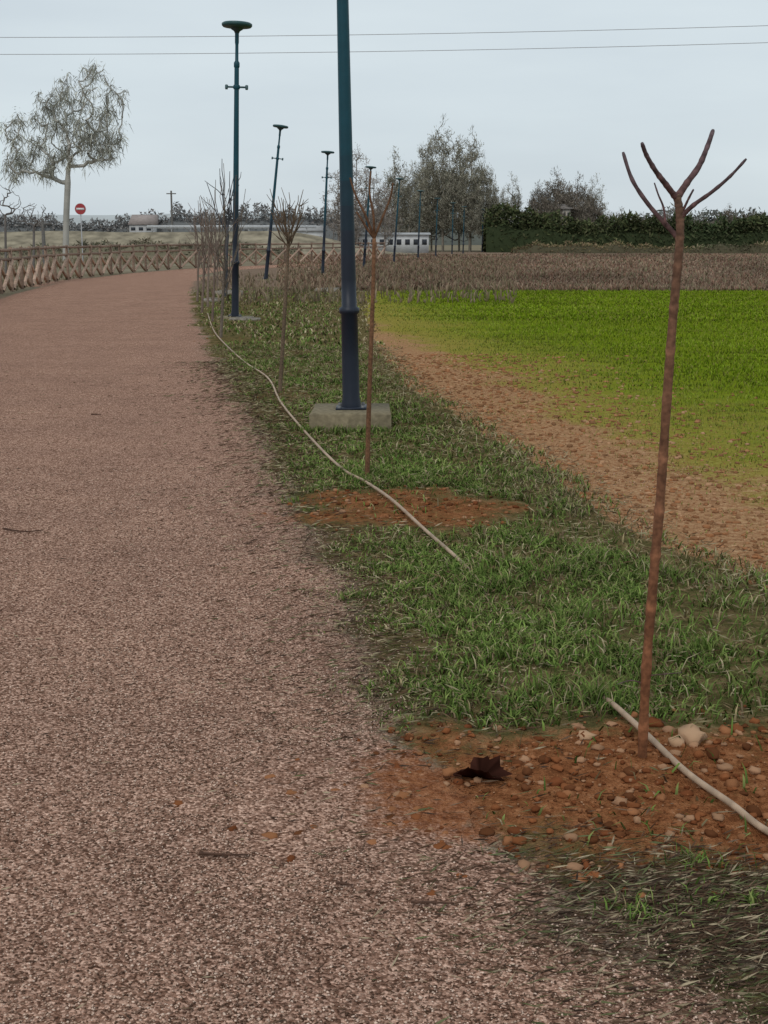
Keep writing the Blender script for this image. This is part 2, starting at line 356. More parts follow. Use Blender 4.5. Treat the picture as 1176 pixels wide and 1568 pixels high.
slivers(tb,np.stack([x,y,Z(x,y)+rng.uniform(.005,.03,n)],1),np.stack([np.cos(a)*l,np.sin(a)*l,rng.uniform(-.1,.4,n)*l],1),rng.uniform(.003,.0055,n)*(1+y*.05),np.array([(.26,.22,.12),(.2,.14,.08),(.34,.29,.18),(.11,.065,.04)])[rng.integers(0,4,n)])
tb.build('dry_grass_clippings',M_leaf)
# crop
tb=TB()
def crop(n,y0,y1,h,w0,w1):
    y=rng.uniform(y0,y1,n); lo=Ff(y); hi=.42*y+1.5; x=lo+(hi-lo)*rng.random(n)
    d=x-lo; gn=greenness(x,y,d)
    row=.5+.5*np.cos(6.283*(y+.12*x)/.55)
    k=rng.random(n)<(.05+.85*gn)*(.4+.6*row)*(.25+1.1*fbm(x,y,1.3,9)); x,y,gn=x[k],y[k],gn[k]; n=len(x)
    g=np.array([(.16,.245,.012),(.22,.30,.03),(.12,.185,.012),(.22,.23,.05)])[rng.integers(0,4,n)]; yl=np.array([(.34,.31,.09),(.28,.26,.08),(.21,.23,.06)])[rng.integers(0,3,n)]
    c=g*gn[:,None]+yl*(1-gn[:,None]); c*=rng.uniform(.75,1.2,(n,1))*(.6+.8*fbm(x*.4,y*1.4,.9,14))[:,None]
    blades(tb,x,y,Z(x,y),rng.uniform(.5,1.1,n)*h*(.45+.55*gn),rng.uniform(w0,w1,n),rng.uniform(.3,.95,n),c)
crop(90000,5.5,14,.055,.004,.009); crop(90000,14,26,.06,.008,.016); crop(80000,26,41.3,.07,.015,.03)
tb.build('crop_field',M_leaf)
# dry weeds
tb=TB(); n=60000
y=41.2+95*rng.random(n)**1.6; x=rng.uniform(-.08,.42,n)*y
hh=rng.uniform(.06,.24,n)*(.2+1.5*fbm(x,y,.25,2)); col=np.array([(.25,.165,.12),(.18,.12,.09),(.31,.23,.165),(.19,.175,.105),(.25,.15,.105)])[rng.integers(0,5,n)]
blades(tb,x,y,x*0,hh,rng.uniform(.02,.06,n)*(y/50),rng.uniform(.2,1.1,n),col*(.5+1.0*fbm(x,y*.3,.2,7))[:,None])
n=16000; y=rng.uniform(33,110,n); x=rng.uniform(-.5,.1,n)*y; 
inpath=(y<62)&(x>Lf(y)-.3)&(x<E(y)+.3)
far=(y>=52)&(np.abs(x-np.interp(y,Lw[:,1],Lw[:,0]))<7)&(y>58)
k=~inpath&~far; x,y=x[k],y[k]; n=len(x)
blades(tb,x,y,x*0,rng.uniform(.08,.35,n),rng.uniform(.03,.07,n),rng.uniform(0,.8,n),np.array([(.22,.17,.11),(.17,.15,.09),(.27,.2,.14)])[rng.integers(0,3,n)])
tb.build('dry_weeds',M_leaf)
# ------------------------------------------------------------ trees
def colonize(trunk,pts,start,sub=3,jit=.05,up=.5):
    N=[np.array(p,float) for p in trunk]; par=[-1]+list(range(len(trunk)-1)); ok=[i>=start for i in range(len(trunk))]
    arr=np.zeros((len(pts)*sub+len(N)+5,3)); arr[:len(N)]=N; okv=np.zeros(len(arr),bool); okv[:len(N)]=ok; cnt=len(N)
    order=np.argsort(np.linalg.norm(pts-N[start],axis=1)); tips=[]
    for p in pts[order]:
        A=arr[:cnt]; dd=np.linalg.norm(A-p,axis=1)+up*2*np.maximum(0,A[:,2]-p[2]+.3*np.linalg.norm(A[:,:2]-p[:2],axis=1)); dd[~okv[:cnt]]=1e9
        j=int(np.argmin(dd)); q=arr[j].copy(); L=np.linalg.norm(p-q); pi=j
        for k in range(1,sub+1):
            t=k/sub; w=q+(p-q)*t; w=w+rng.normal(size=3)*jit*L*(1 if k<sub else 0); w[2]-=math.sin(math.pi*t)*.08*L
            arr[cnt]=w; okv[cnt]=True; par.append(pi); pi=cnt; cnt+=1
        tips.append(pi)
    load=np.zeros(cnt)
    for t in tips: load[t]+=1
    for k in range(cnt-1,0,-1):
        if par[k]>=0: load[par[k]]+=load[k]
    return arr[:cnt],np.array(par),load,np.array(tips)
def tree_mesh(tb,trunk,pts,start,rtip,rbase,col,leaf=None,k=5,**kw):
    A,par,load,tips=colonize(trunk,pts,start,**kw)
    r=rtip*np.maximum(load,1)**.5
    r=rtip+(r-rtip)*(rbase-rtip)/max(r[0]-rtip,1e-6)
    r[:len(trunk)]*=1+np.linspace(.12,0,len(trunk))
    i=np.arange(1,len(A)); 
    r0=np.minimum(r[par[i]],r[i]*1.35)
    n=len(i); cc=np.tile(np.asarray(col,float),(n,1))*rng.uniform(.8,1.15,(n,1))
    segtubes(tb,A[par[i]],A[i],r0,r[i],cc,k)
    if leaf:
        num,ln,wd,cols,grav,spr=leaf
        src=np.concatenate([tips,tips-1]); s_=rng.integers(0,len(src),num); base=A[src[s_]]
        shade=rng.uniform(.65,1.35,len(src))[s_][:,None]
        d=rng.normal(size=(num,3)); d/=np.linalg.norm(d,axis=1)[:,None]; P=base+d*spr*rng.random((num,1))
        D=rng.normal(size=(num,3)); D/=np.linalg.norm(D,axis=1)[:,None]; D[:,2]+=grav; D*=ln*rng.uniform(.5,1.2,(num,1))
        cl=np.array(cols)[rng.integers(0,len(cols),num)]*rng.uniform(.8,1.2,(num,1))*shade
        slivers(tb,P,D,wd*rng.uniform(.6,1.3,num),cl)
    return A
def ell(n,c,r,shell=0.0):
    d=rng.normal(size=(n,3)); d/=np.linalg.norm(d,axis=1)[:,None]; rr=(shell+(1-shell)*rng.random((n,1)))**(1/2.2)
    return np.array(c)+d*rr*np.array(r)
# first sapling
D0=G(983,1178)[1]
def bark(n,a=(.21,.080,.034),b=(.12,.072,.05)):
    t=np.linspace(0,1,n)[:,None]; return (np.array(a)*(1-t)+np.array(b)*t)*rng.uniform(.75,1.2,(n,1))
tb=TB()
def limb(px,r0,r1,dy=0,m=7,c=None,nodes=0,y0=0):
    pts=[V(u,v_,D0+y0+dy*i/(len(px)-1)) for i,(u,v_) in enumerate(px)]; pts=smoothpts(pts,m); n=len(pts)
    r=np.linspace(r0,r1,n)*(1+.035*rng.standard_normal(n)); 
    if nodes: r[nodes//2::nodes]*=1.13
    r[-1]*=.8; cc=c if c is not None else bark(n)
    if nodes: cc=cc.copy(); cc[nodes//2::nodes]*=1.5
    polytube(tb,pts,r,cc,10)
limb([(981,1195),(983,1165),(990,1020),(1002,870),(1012,750),(1022,600),(1031,480),(1040,380),(1041,330),(1036,298)],.0158,.0112,0,12,None,7)
dk=lambda n:bark(n,(.10,.05,.045),(.085,.06,.065))
for px,r0,r1,dy in [([(1036,304),(1020,283),(1004,262),(990,238),(983,219)],.0090,.0052,-.10),
    ([(1036,304),(1052,280),(1070,255),(1083,225),(1092,199)],.0105,.0058,.10),
    ([(1041,334),(1062,314),(1090,294),(1118,270),(1143,243)],.0074,.0035,-.06),
    ([(1040,366),(1018,342),(992,312),(968,275),(954,233)],.0076,.0045,.08),
    ([(1019,343),(1016,318),(1008,298),(1002,280)],.0036,.002,.03),([(1046,322),(1055,303),(1062,290)],.0038,.0025,-.03),
    ([(992,1050),(968,1042),(945,1048)],.0025,.0012,.03),([(990,1035),(1020,1032),(1045,1030)],.0022,.001,-.03)]:
    limb(px,r0,r1,dy,6,dk(6*(len(px)-1)+1),4)
tb.build('sapling_tree',M_bark,smooth=True)
# other saplings: thin straight stems, vase of thin twigs
def sapling(base,fork,top,halfw,nb,rb,rt,mid=None,col=(.16,.09,.06),subn=2,limbs=None):
    gx,gy=G(*base); fk=V(*fork,gy); sc=gy/2060; tb=TB()
    tr=smoothpts([np.array([gx,gy,-.03])]+([V(*m_,gy) for m_ in mid] if mid else [])+[fk],6); n=len(tr)
    polytube(tb,tr,np.linspace(rb,rb*.68,n),np.array(col)*rng.uniform(.8,1.2,(n,1)),8)
    H=(fork[1]-top)*sc; Wd=halfw*sc
    if limbs:
        for l in limbs:
            P=smoothpts([fk]+[V(u,v_,gy+rng.normal(0,.02)) for u,v_ in l],5); m=len(P); polytube(tb,P,np.linspace(rb*.55,rt,m),np.array(col)*.7*rng.uniform(.8,1.2,(m,1)),7)
    for b in range(nb):
        az=2*math.pi*(b+.6*rng.random())/nb; out=np.array([math.cos(az),math.sin(az),0]); R_=Wd*rng.uniform(.35,1.05); h=H*rng.uniform(.65,1.05)
        st=fk-np.array([0,0,H*.35*rng.random()])
        P=[st+out*R_*t**.8+np.array([0,0,h*t**1.15])+rng.normal(0,.012*H,3)*(t>0) for t in np.linspace(0,1,7)]
        polytube(tb,P,np.linspace(rb*.36,rt,7),np.array(col)*.85*rng.uniform(.8,1.2,(7,1)),6)
        for s_ in range(subn):
            k=rng.integers(1,5); o2=rng.normal(size=3)*.6+out*.5; o2[2]=1.1; o2/=np.linalg.norm(o2); L=h*rng.uniform(.25,.5)
            Q=[P[k]+o2*L*t+rng.normal(0,.006*H,3)*(t>0) for t in (0,.35,.7,1)]
            polytube(tb,Q,np.linspace(rb*.22,rt*.8,4),np.array(col)*.85,5)
    tb.build('sapling_tree',M_bark,smooth=True)
sapling((562,732),(573,365),300,20,0,.0175,.006,[(565,620),(571,450)],(.17,.085,.045),0,[[(560,330),(545,300),(536,272)],[(585,335),(597,305),(602,280)],[(572,330),(566,295),(568,262)],[(562,350),(553,335),(546,325)]])
sapling((428,603),(442,355),285,34,14,.022,.003,[(437,460)],(.15,.105,.07),3)
sapling((338,517),(344,400),240,50,9,.026,.004,[(342,440)],(.15,.12,.095),2)
sapling((309,480),(313,390),290,20,6,.028,.005,None,(.18,.13,.105),2)
sapling((325,492),(330,380),275,24,6,.026,.005,None,(.18,.13,.105),2)
sapling((302,462),(304,385),305,14,5,.03,.006,None,(.2,.15,.12),2)
sapling((318,470),(320,370),300,14,5,.03,.006,None,(.2,.15,.12),2)
sapling((345,455),(348,340),240,30,6,.06,.008,None,(.07,.07,.08),2)
sapling((332,450),(334,370),310,12,5,.03,.006,None,(.2,.15,.12),1)
sapling((312,446),(313,380),320,12,5,.03,.006,None,(.2,.15,.12),1)
# big pale tree on the left
D=92.; sc=D/2060
def wp(u,v_,dy=0): return V(u,v_,D+dy)
tb=TB(); gx=wp(100,400)[0]
tr=smoothpts([np.array([gx,D,0]),wp(101,340),wp(103,290),wp(106,235),wp(118,190),wp(134,150)],5)
pts=np.vstack([ell(85,wp(140,160),(56*sc,50*sc,64*sc),.35),ell(34,wp(135,218),(50*sc,40*sc,35*sc),.3),ell(75,wp(52,216),(52*sc,45*sc,56*sc),.35),ell(22,wp(84,160),(28*sc,25*sc,36*sc)),ell(14,wp(165,220),(30*sc,25*sc,25*sc)),ell(12,wp(25,255),(22*sc,20*sc,22*sc))])
tree_mesh(tb,tr,pts,6,.03,.205,(.44,.42,.38),(7600,.5,.045,[(.38,.39,.33),(.27,.27,.22),(.48,.47,.40),(.19,.18,.15)],-.9,.6),k=5,sub=3,jit=.06,up=.45)
tb.build('pale_branched_tree',M_leaf)
for u,ft,cp,rp,n in [(8,(8,330),(10,305),(22,26),40),(50,(52,345),(50,328),(26,22),60)]:
    D1=60.; s1=D1/2060; b0=V(u,400,D1); b0[2]=0; tr=smoothpts([b0,V(*ft,D1)],5); tb=TB()
    tree_mesh(tb,tr,ell(n,V(*cp,D1),(rp[0]*s1,rp[0]*s1,rp[1]*s1),.3),3,.010,.05,(.18,.16,.15),k=4,sub=3,up=.5); tb.build('bare_young_tree',M_leaf)
# background trees: master meshes
def master(name,w,h,n,cols,bark_,nl,lo=.12,ls=.42,rb=.2,wd=.08,spr=.8):
    tb=TB(); tr=smoothpts([(0,0,0),(.1,0,h*.25),(-.1,.1,h*.5),(.1,0,h*.82)],4)
    P=[]
    for j in range(5):   # several upright sub-crowns of different height
        a=j*1.3; ox,oy=w*.28*math.cos(a),w*.28*math.sin(a); th=h*(.62+.33*rng.random()); P.append(ell(n//6,(ox,oy,th*.5+h*lo*.5),(w*.2,w*.2,(th-h*lo)*.5)))
    P.append(ell(n//3,(0,0,h*(lo+1)/2),(w*.24,w*.24,h*(1-lo)/2),.1))
    tree_mesh(tb,tr,np.vstack(P),2,.03,rb,bark_,(nl,ls,wd,cols,.5,spr),k=4,sub=3,jit=.06,up=.6)
    return tb.build(name,M_leaf,link=False)
cA=[(.22,.205,.155),(.28,.26,.20),(.165,.16,.12),(.32,.30,.24)]
cB=[(.20,.17,.135),(.16,.135,.11),(.25,.21,.17),(.12,.11,.085)]
mA=master('broad_tree',9,15,300,cA,(.26,.23,.19),13500); mA2=master('broad_tree',9,15,260,cA,(.26,.23,.19),11500)
mB=master('slender_tree',5.5,15,180,cA,(.28,.25,.21),6500); mC=master('brown_tree',8,10,240,cB,(.18,.15,.13),11000,.1,.4)
mD=master('thin_tree',6,14,150,[(.28,.235,.2),(.22,.185,.16),(.33,.285,.24)],(.3,.27,.25),3200)
def put(me,name,u,vt,wpx,D,basew,baseh):
    p=V(u,vt,D); h=p[2]; ob=bpy.data.objects.new(name,me); bpy.context.collection.objects.link(ob)
    ob.location=(p[0],D,0); s=(wpx*D/2060)/basew; ob.scale=(s,s,h/baseh); ob.rotation_euler[2]=rng.random()*6
for j,(u,vt,w,d) in enumerate([(680,180,100,165),(648,222,84,170),(722,196,96,162),(662,206,80,175),(742,240,60,160),(705,215,90,172)]): put((mA,mA2)[j%2],'poplar_tree',u,vt,w,d,9,15)
for u,vt,w,d in [(604,225,62,168),(628,248,56,160),(785,264,40,175),(757,282,36,170),(912,266,40,172),(772,285,30,168)]: put(mB,'poplar_tree',u,vt,w,d,5.5,15)
for u,vt,w,d in [(545,215,66,150),(518,250,60,150),(572,258,66,158),(590,275,60,150),(535,285,60,148)]: put(mD,'bare_tree',u,vt,w,d,6,14)
for u,vt,w,d in [(850,260,84,170),(885,266,74,168),(826,278,60,172),(868,282,90,165),(905,292,60,170),(950,318,60,190),(985,326,50,190),(1020,322,44,210),(1116,313,40,230),(1150,320,60,230),(1060,328,60,200),(1095,333,60,200),(1172,333,50,200)]: put(mC,'brown_tree',u,vt,w,d,8,10)
# hedge + distant tree lines
def mass(name,x0,x1,yc,dep,prof,n,ls,cols,core,cs=.78,hu=1.):
    tb=TB(); xx=np.linspace(x0,x1,200); hp=prof(xx)*cs
    v=[];t=[]
    for i_,(x_,h_) in enumerate(zip(xx,hp)):
        v+=[(x_,yc-dep/2,0),(x_,yc-dep/2*.85,h_*.8),(x_,yc,h_),(x_,yc+dep/2,0)]
    for i_ in range(len(xx)-1):
        for j in range(3):
            a=i_*4+j; t+=[[a,a+4,a+5],[a,a+5,a+1]]
    tb.add(v,t,core)
    x=rng.uniform(x0,x1,n); hh=prof(x)*(.75+.5*vn(x,x*0,1.5,3)); zz=hh*rng.random(n)**.7; y=yc+dep/2*rng.uniform(-1,.3,n)*(1-.3*zz/hh.max())-.2
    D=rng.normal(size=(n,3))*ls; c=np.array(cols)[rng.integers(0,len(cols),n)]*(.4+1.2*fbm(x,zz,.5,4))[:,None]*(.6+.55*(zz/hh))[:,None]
    hue=hu*ss(.45,.6,fbm(x,x*0,.09,14))[:,None]; c=c*(1-hue)+(c*np.array([1.6,1.3,1.25]))*hue
    slivers(tb,np.stack([x,y,zz],1),D,np.full(n,ls*.8),c); tb.build(name,M_leaf)
gc=[(.045,.065,.03),(.065,.085,.038),(.085,.095,.05),(.035,.048,.024)]
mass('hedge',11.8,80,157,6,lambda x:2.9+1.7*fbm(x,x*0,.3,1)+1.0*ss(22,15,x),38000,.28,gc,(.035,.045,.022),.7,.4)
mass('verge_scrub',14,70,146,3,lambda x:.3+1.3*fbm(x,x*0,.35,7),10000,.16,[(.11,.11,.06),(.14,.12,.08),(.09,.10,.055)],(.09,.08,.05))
hz=[(.2,.2,.2),(.165,.165,.165),(.23,.22,.21),(.18,.165,.16)]  # greyed leaf tones, distance haze painted into the colour
mass('distant_tree_line',-95,0,300,10,lambda x:5.2+3.6*fbm(x,x*0,.12,2)+1.4*vn(x,x*0,.5,2)-2*ss(-50,-62,x),18000,.45,hz,(.15,.155,.155),.78,0)
mass('distant_tree_line',-5,200,330,12,lambda x:5.0+4*fbm(x,x*0,.1,6),22000,.6,[(.15,.16,.14),(.12,.13,.12),(.17,.165,.15)],(.13,.14,.125),.78,0)  # leaf and core colours greyed to paint in distance haze
mass('roadside_scrub',-70,-8,128,4,lambda x:.5+1.3*ss(.45,.8,fbm(x,x*0,.2,6)),9000,.2,[(.16,.15,.10),(.2,.17,.13),(.12,.12,.085)],(.18,.16,.11))
# hills, with aerial haze put into their base colour
xx=np.linspace(-2500,2500,200); tb=TB(); v=[];t=[]
for i_,x_ in enumerate(xx):
    h=12+22*float(fbm(x_,0,.002,3))+ (6 if x_<0 else -6)
    for y_,hh in ((1500,0),(1750,h*.7),(2000,h*1.25),(2600,0)): v.append((x_,y_,hh))
for i_ in range(199):
    for j in range(3):
        a=i_*4+j; t+=[[a,a+4,a+5],[a,a+5,a+1]]
tb.add(v,t,(.44,.46,.46)); tb.build('distant_hills',mat('hazy_hills',1,0,.15,0,.01),smooth=True)
# embankment with guard rail
tb=TB(); xx=np.linspace(-130,4,90); v=[];t=[]
for i_,x_ in enumerate(xx):
    h=(2.2+.25*vn(x_,0,.15))*float(1-ss(-12,3,x_))
    for y_,hh in ((131,0),(138,h),(146,h),(153,0)): v.append((x_,y_,hh))
for i_ in range(89):
    for j in range(3):
        a=i_*4+j; t+=[[a,a+4,a+5],[a,a+5,a+1]]
tb.add(v,t,(.25,.215,.155)); tb.build('road_embankment',mat('embankment_grass',1,.05,.4,0,.8))
tb=TB()
for x_ in np.arange(-24,-7,2.): box(tb,x_-.06,x_+.06,138.3,138.42,2.1,2.95,(.45,.46,.47))
for z0,z1,yo in ((2.62,2.72,0),(2.725,2.80,.05),(2.805,2.92,0)): box(tb,-24.5,-7,138.2-yo,138.25-yo,z0,z1,(.6,.61,.62))
tb.build('guard_rail',M_metal)
# ------------------------------------------------------------ fence
tb=TB()
fp=Lw[9:].copy(); d=np.gradient(fp,axis=0); d/=np.linalg.norm(d,axis=1)[:,None]; nrm=np.stack([-d[:,1],d[:,0]],1); fp=fp+nrm*.35
sl=np.concatenate([[0],np.cumsum(np.linalg.norm(np.diff(fp,axis=0),axis=1))]); S=np.arange(0,sl[-1],1.9)
fx=np.interp(S,sl,fp[:,0]); fy=np.interp(S,sl,fp[:,1])
wc=lambda k=1:np.array((.28,.19,.14))*k*rng.uniform(.75,1.2)
for i_ in range(len(S)):
    p=np.array([fx[i_],fy[i_]]); ln=rng.normal(0,.015,2)
    polytube(tb,[(p[0],p[1],-.05),(p[0]+ln[0],p[1]+ln[1],1.34)],[.06,.055],wc(.85),8)
    if i_<len(S)-1:
        q_=np.array([fx[i_+1],fy[i_+1]])
        for zz in (1.26,.98): polytube(tb,[(p[0],p[1],zz+rng.normal(0,.01)),(q_[0],q_[1],zz+rng.normal(0,.01))],[.05,.045],wc(.95),8)
        o=(q_-p)/np.linalg.norm(q_-p); nn=np.array([o[1],-o[0]])*.05
        polytube(tb,[(p[0]+nn[0],p[1]+nn[1],.08),(q_[0]+nn[0],q_[1]+nn[1],.93)],[.055,.055],wc(1.7),8)
        polytube(tb,[(p[0]-nn[0],p[1]-nn[1],.93),(q_[0]-nn[0],q_[1]-nn[1],.08)],[.055,.055],wc(1.7),8)
tb.build('wooden_fence',M_wood,smooth=True)
# ------------------------------------------------------------ street lamps
navy=(.014,.019,.032); teal=(.005,.055,.078)
def lampmesh():
    tb=TB()
    box(tb,-.13,.13,-.13,.13,0,.02,navy)
    for a in (-.1,.1):
        for b in (-.1,.1): lathe(tb,[(0,.05),(.014,.05),(.014,.02)],(.15,.15,.15),8,a,b)
    lathe(tb,[(.085,.02),(.082,.08),(.074,.12),(.072,.6),(.070,1.10),(.086,1.12),(.086,1.17),(.064,1.19),(.062,1.5)],navy)
    zs=np.linspace(1.5,5.1,14)
    for a,b in zip(zs[:-1],zs[1:]):
        t=float(ss(1.7,3.4,(a+b)/2)); c=np.array(navy)*(1-t)+np.array(teal)*t
        ra=.062-.016*(a-1.5)/3.6; rb=.062-.016*(b-1.5)/3.6; lathe(tb,[(ra,a),(rb,b)],c)
    lathe(tb,[(.046,5.1),(.058,5.12),(.058,5.2),(.034,5.24),(.032,5.55),(.04,5.6),(.04,5.8)],teal)
    lathe(tb,[(.042,5.78),(.06,5.82),(.12,5.86),(.13,5.885)],(.03,.05,.055))
    lathe(tb,[(0,5.885),(.13,5.885),(.275,5.9),(.30,5.93),(.30,5.965),(.27,5.985),(.15,6.0),(0,6.0)],(.03,.08,.085),28)
    lathe(tb,[(.062,4.68),(.066,4.69),(.066,4.75),(.062,4.76)],teal)
    beam(tb,(-.2,0,4.72),(.2,0,4.72),.03,.035,(.05,.10,.11))
    for s_ in (-1,1): lathe(tb,[(0,4.67),(.025,4.67),(.03,4.7),(.03,4.76),(0,4.77)],(.06,.11,.12),10,.2*s_)
    return tb.build('street_lamp',M_paint,link=False,smooth=False)
lm=lampmesh()
for k,(u,v_,ut,vt) in enumerate([(538,625,520,-215),(360,487,363,36),(407,429,430,191),(494,420,502,232),(557,411,568,255),(603,402,612,273),(640,397,644,292),(667,393,670,303),(692,390,694,310),(709,388,711,316),(738,386,740,320)]):
    if k==0: gy=11.2; b=V(u,v_,gy); 
    else: gx,gy=G(u,v_); b=np.array([gx,gy,0.])
    t=V(ut,vt,gy); h=t[2]-b[2]; ob=bpy.data.objects.new('street_lamp',lm); bpy.context.collection.objects.link(ob)
    ob.location=b; ob.scale=(1,1,h/6.0); ob.rotation_euler=(0,math.atan2(t[0]-b[0],h),0)
    if k<7:
        z1=b[2] if k==0 else .03; tb2=TB(); w=.34
        if k>0: ob.location[2]=z1
        v=[(-w,-w,-.05),(w,-w,-.05),(w,w,-.05),(-w,w,-.05),(-w,-w,z1-.015),(w,-w,z1-.015),(w,w,z1-.015),(-w,w,z1-.015),(-w+.015,-w+.015,z1),(w-.015,-w+.015,z1),(w-.015,w-.015,z1),(-w+.015,w-.015,z1)]
        v=[(x+rng.normal(0,.008),y+rng.normal(0,.008),zz) for x,y,zz in v]
        t=[[8,9,10],[8,10,11]]
        for l in (0,4):
            for j in range(4):
                a=l+j;c=l+(j+1)%4; t+=[[a,c,c+4],[a,c+4,a+4]]
        tb2.add(v,t,(.20,.165,.105)); o2=tb2.build('concrete_footing',M_conc); o2.location=(b[0],b[1],0)
for u,v_,w,d,h in [(508,446,.5,1.2,.08),(350,452,.4,.5,.12),(375,490,.3,.3,.04),(325,462,.25,.3,.08)]:
    gx,gy=G(u,v_); tb=TB(); box(tb,gx-w,gx+w,gy-d/2,gy+d/2,-.02,h,(.27,.24,.2)); box(tb,gx-w*.6,gx+w*.6,gy-d*.3,gy+d*.3,h,h+.02,(.23,.21,.18)); tb.build('inspection_chamber',M_conc)
# grass leaning against the near footing
tb=TB(); n=700; x=-.28+rng.uniform(-.42,.45,n); y=10.82+rng.normal(0,.03,n); blades(tb,x,y,x*0,rng.uniform(.03,.10,n),rng.uniform(.006,.012,n),rng.uniform(.2,.9,n),gcol(n,.2)); tb.build('grass_tufts',M_leaf)
# ------------------------------------------------------------ hose
def hose(px,lift):
    P=[]
    for (u,v_),l in zip(px,lift):
        g=G(u,v_); P.append((g[0],g[1],float(Z(np.array(g[0]),np.array(g[1])))+.012+l))
    return smoothpts(P,8)
tb=TB()
for px,lf in [([(318,480),(325,502),(337,522),(372,555),(410,583),(430,620),(470,670),(520,722),(560,745),(600,780),(650,820),(700,865),(728,890),(760,925)],[0,.0,.02,.01,.02,.01,.02,.02,.01,.02,.02,.02,.005,-.03]),
              ([(890,1045),(915,1068),(935,1092),(985,1142),(1050,1200),(1120,1250),(1176,1282),(1300,1345),(1500,1420)],[-.03,-.01,.02,.015,.01,.012,.01,.0,.0])]:
    P=hose(px,lf); n=len(P); polytube(tb,P,[.0100]*n,np.array((.40,.28,.19))*rng.uniform(.75,1.15,(n,1)),9)
tb.build('irrigation_hose',M_hose,smooth=True)
# ------------------------------------------------------------ leaf, sticks
tb=TB(); g=G(735,1197); m=36; v=[(0,0,.006)];t=[]
for i_ in range(m):
    a=2*math.pi*i_/m; r=.056*(1+.18*math.cos(7*a)+.12*rng.normal()); v.append((r*1.35*math.cos(a),r*.9*math.sin(a),.006+.045*abs(math.sin(a+.4))**2+.014*rng.random()))
    t.append([0,i_+1,(i_+1)%m+1])
v=[(x+g[0],y+g[1],zz+.004) for x,y,zz in v]; tb.add(v,t,np.array((.035,.013,.009))*rng.uniform(.4,1.7,(m+1,1)))
polytube(tb,[(g[0]-.02,g[1],.025),(g[0]-.07,g[1]+.01,.012),(g[0]-.11,g[1]+.015,.008)],[.002,.0018,.0015],(.06,.025,.015),5)
tb.build('dry_leaf',M_leaf)
for px in ([(5,812),(35,818),(66,815)],[(305,1313),(345,1317),(380,1315)],[(630,1388),(660,1391),(695,1390)],[(515,1358),(540,1364)],[(140,636),(155,637)],[(1012,1246),(1040,1255),(1065,1262)]):
    P=[(*G(*p),.012+.004*(i_%2)) for i_,p in enumerate(px)]; y=P[0][1]; tb=TB(); P=smoothpts(P,3); n=len(P)
    polytube(tb,P,list(np.linspace(.0042,.002,n)*(1+y*.05)),(.085,.045,.03),6); tb.build('dead_twig',M_bark)
# ------------------------------------------------------------ sign, wires, poles, buildings
D=78.; c=V(123,320,D); tb=TB()
polytube(tb,[(c[0],D+.05,0),(c[0],D+.05,c[2]+.25)],[.03,.03],(.35,.35,.36),8)
def disc(r,yo,col,n=28):
    v=[(c[0],D+yo,c[2])]+[(c[0]+r*math.cos(2*math.pi*i/n),D+yo,c[2]+r*math.sin(2*math.pi*i/n)) for i in range(n)]
    tb.add(v,[[0,i+1,(i+1)%n+1] for i in range(n)],col)
disc(.33,.012,(.4,.4,.4)); disc(.33,0,(.6,.6,.6)); disc(.31,-.004,(.36,.04,.045)); box(tb,c[0]-.23,c[0]+.23,D-.012,D-.008,c[2]-.06,c[2]+.06,(.7,.7,.7))
tb.build('no_entry_sign',M_metal)
for Yd,(a,b) in ((60.,(58,40)),(60.,(84,66))):
    p=V(0,a,Yd);q_=V(1176,b,Yd); P=[]
    for t_ in np.linspace(-1,2,60):
        w=p+(q_-p)*t_; w[2]-= -.10*(2*t_-1)**2*1.2+.1; P.append(w)
    tb=TB(); polytube(tb,P,[.013]*60,(.36,.36,.37),5); tb.build('power_line',M_metal)
    ends=(P[0],P[-1])
for e in ends:
    tb=TB(); lathe(tb,[(.16,0),(.1,e[2]+1.4)],(.2,.16,.12),12,e[0],e[1]); beam(tb,(e[0],e[1]-.9,e[2]+.78),(e[0],e[1]+.9,e[2]+.78),.12,.12,(.2,.16,.12)); tb.build('utility_pole',M_wood)
for u,vt,Dd in ((262,292,140),(65,335,80)):
    p=V(u,vt,Dd); tb=TB(); lathe(tb,[(.13,0),(.09,p[2])],(.16,.15,.14),10,p[0],Dd); beam(tb,(p[0]-.5,Dd,p[2]-.3),(p[0]+.5,Dd,p[2]-.3),.1,.1,(.16,.15,.14)); tb.build('utility_pole',M_wood)
def house(name,u,vt,wpx,Dd,dep,col,roof,nw,rh=1.0,storeys=1):
    p=V(u,vt,Dd); w=wpx*Dd/2060; H=p[2]; x0,x1=p[0]-w/2,p[0]+w/2; hw=H-rh
    root=bpy.data.objects.new(name,None); bpy.context.collection.objects.link(root)
    def ch(tb,n): o=tb.build(n,M_wall); o.parent=root
    tb=TB(); box(tb,x0,x1,Dd,Dd+dep,0,hw,col); ch(tb,'walls')
    tb=TB(); o=.25; v=[(x0-o,Dd-o,hw),(x1+o,Dd-o,hw),(x1+o,Dd+dep+o,hw),(x0-o,Dd+dep+o,hw),(x0-o,Dd+dep/2,H),(x1+o,Dd+dep/2,H)]
    tb.add(v,[[0,1,5],[0,5,4],[2,3,4],[2,4,5],[0,4,3],[1,2,5],[0,3,2],[0,2,1]],roof); ch(tb,'roof')
    tb=TB(); 
    for s_ in range(storeys):
        for i_ in range(nw):
            cx=x0+w*(i_+.5)/nw; zb=hw*(s_+.45)/storeys; box(tb,cx-w/nw*.28,cx+w/nw*.28,Dd-.03,Dd-.003,zb,zb+hw*.3/storeys,(.05,.055,.065))
    ch(tb,'windows'); tb=TB(); box(tb,x0+.3,x0+min(1.2,w*.3),Dd-.05,Dd-.032,0,min(2,hw*.42),(.12,.08,.06)); ch(tb,'door')
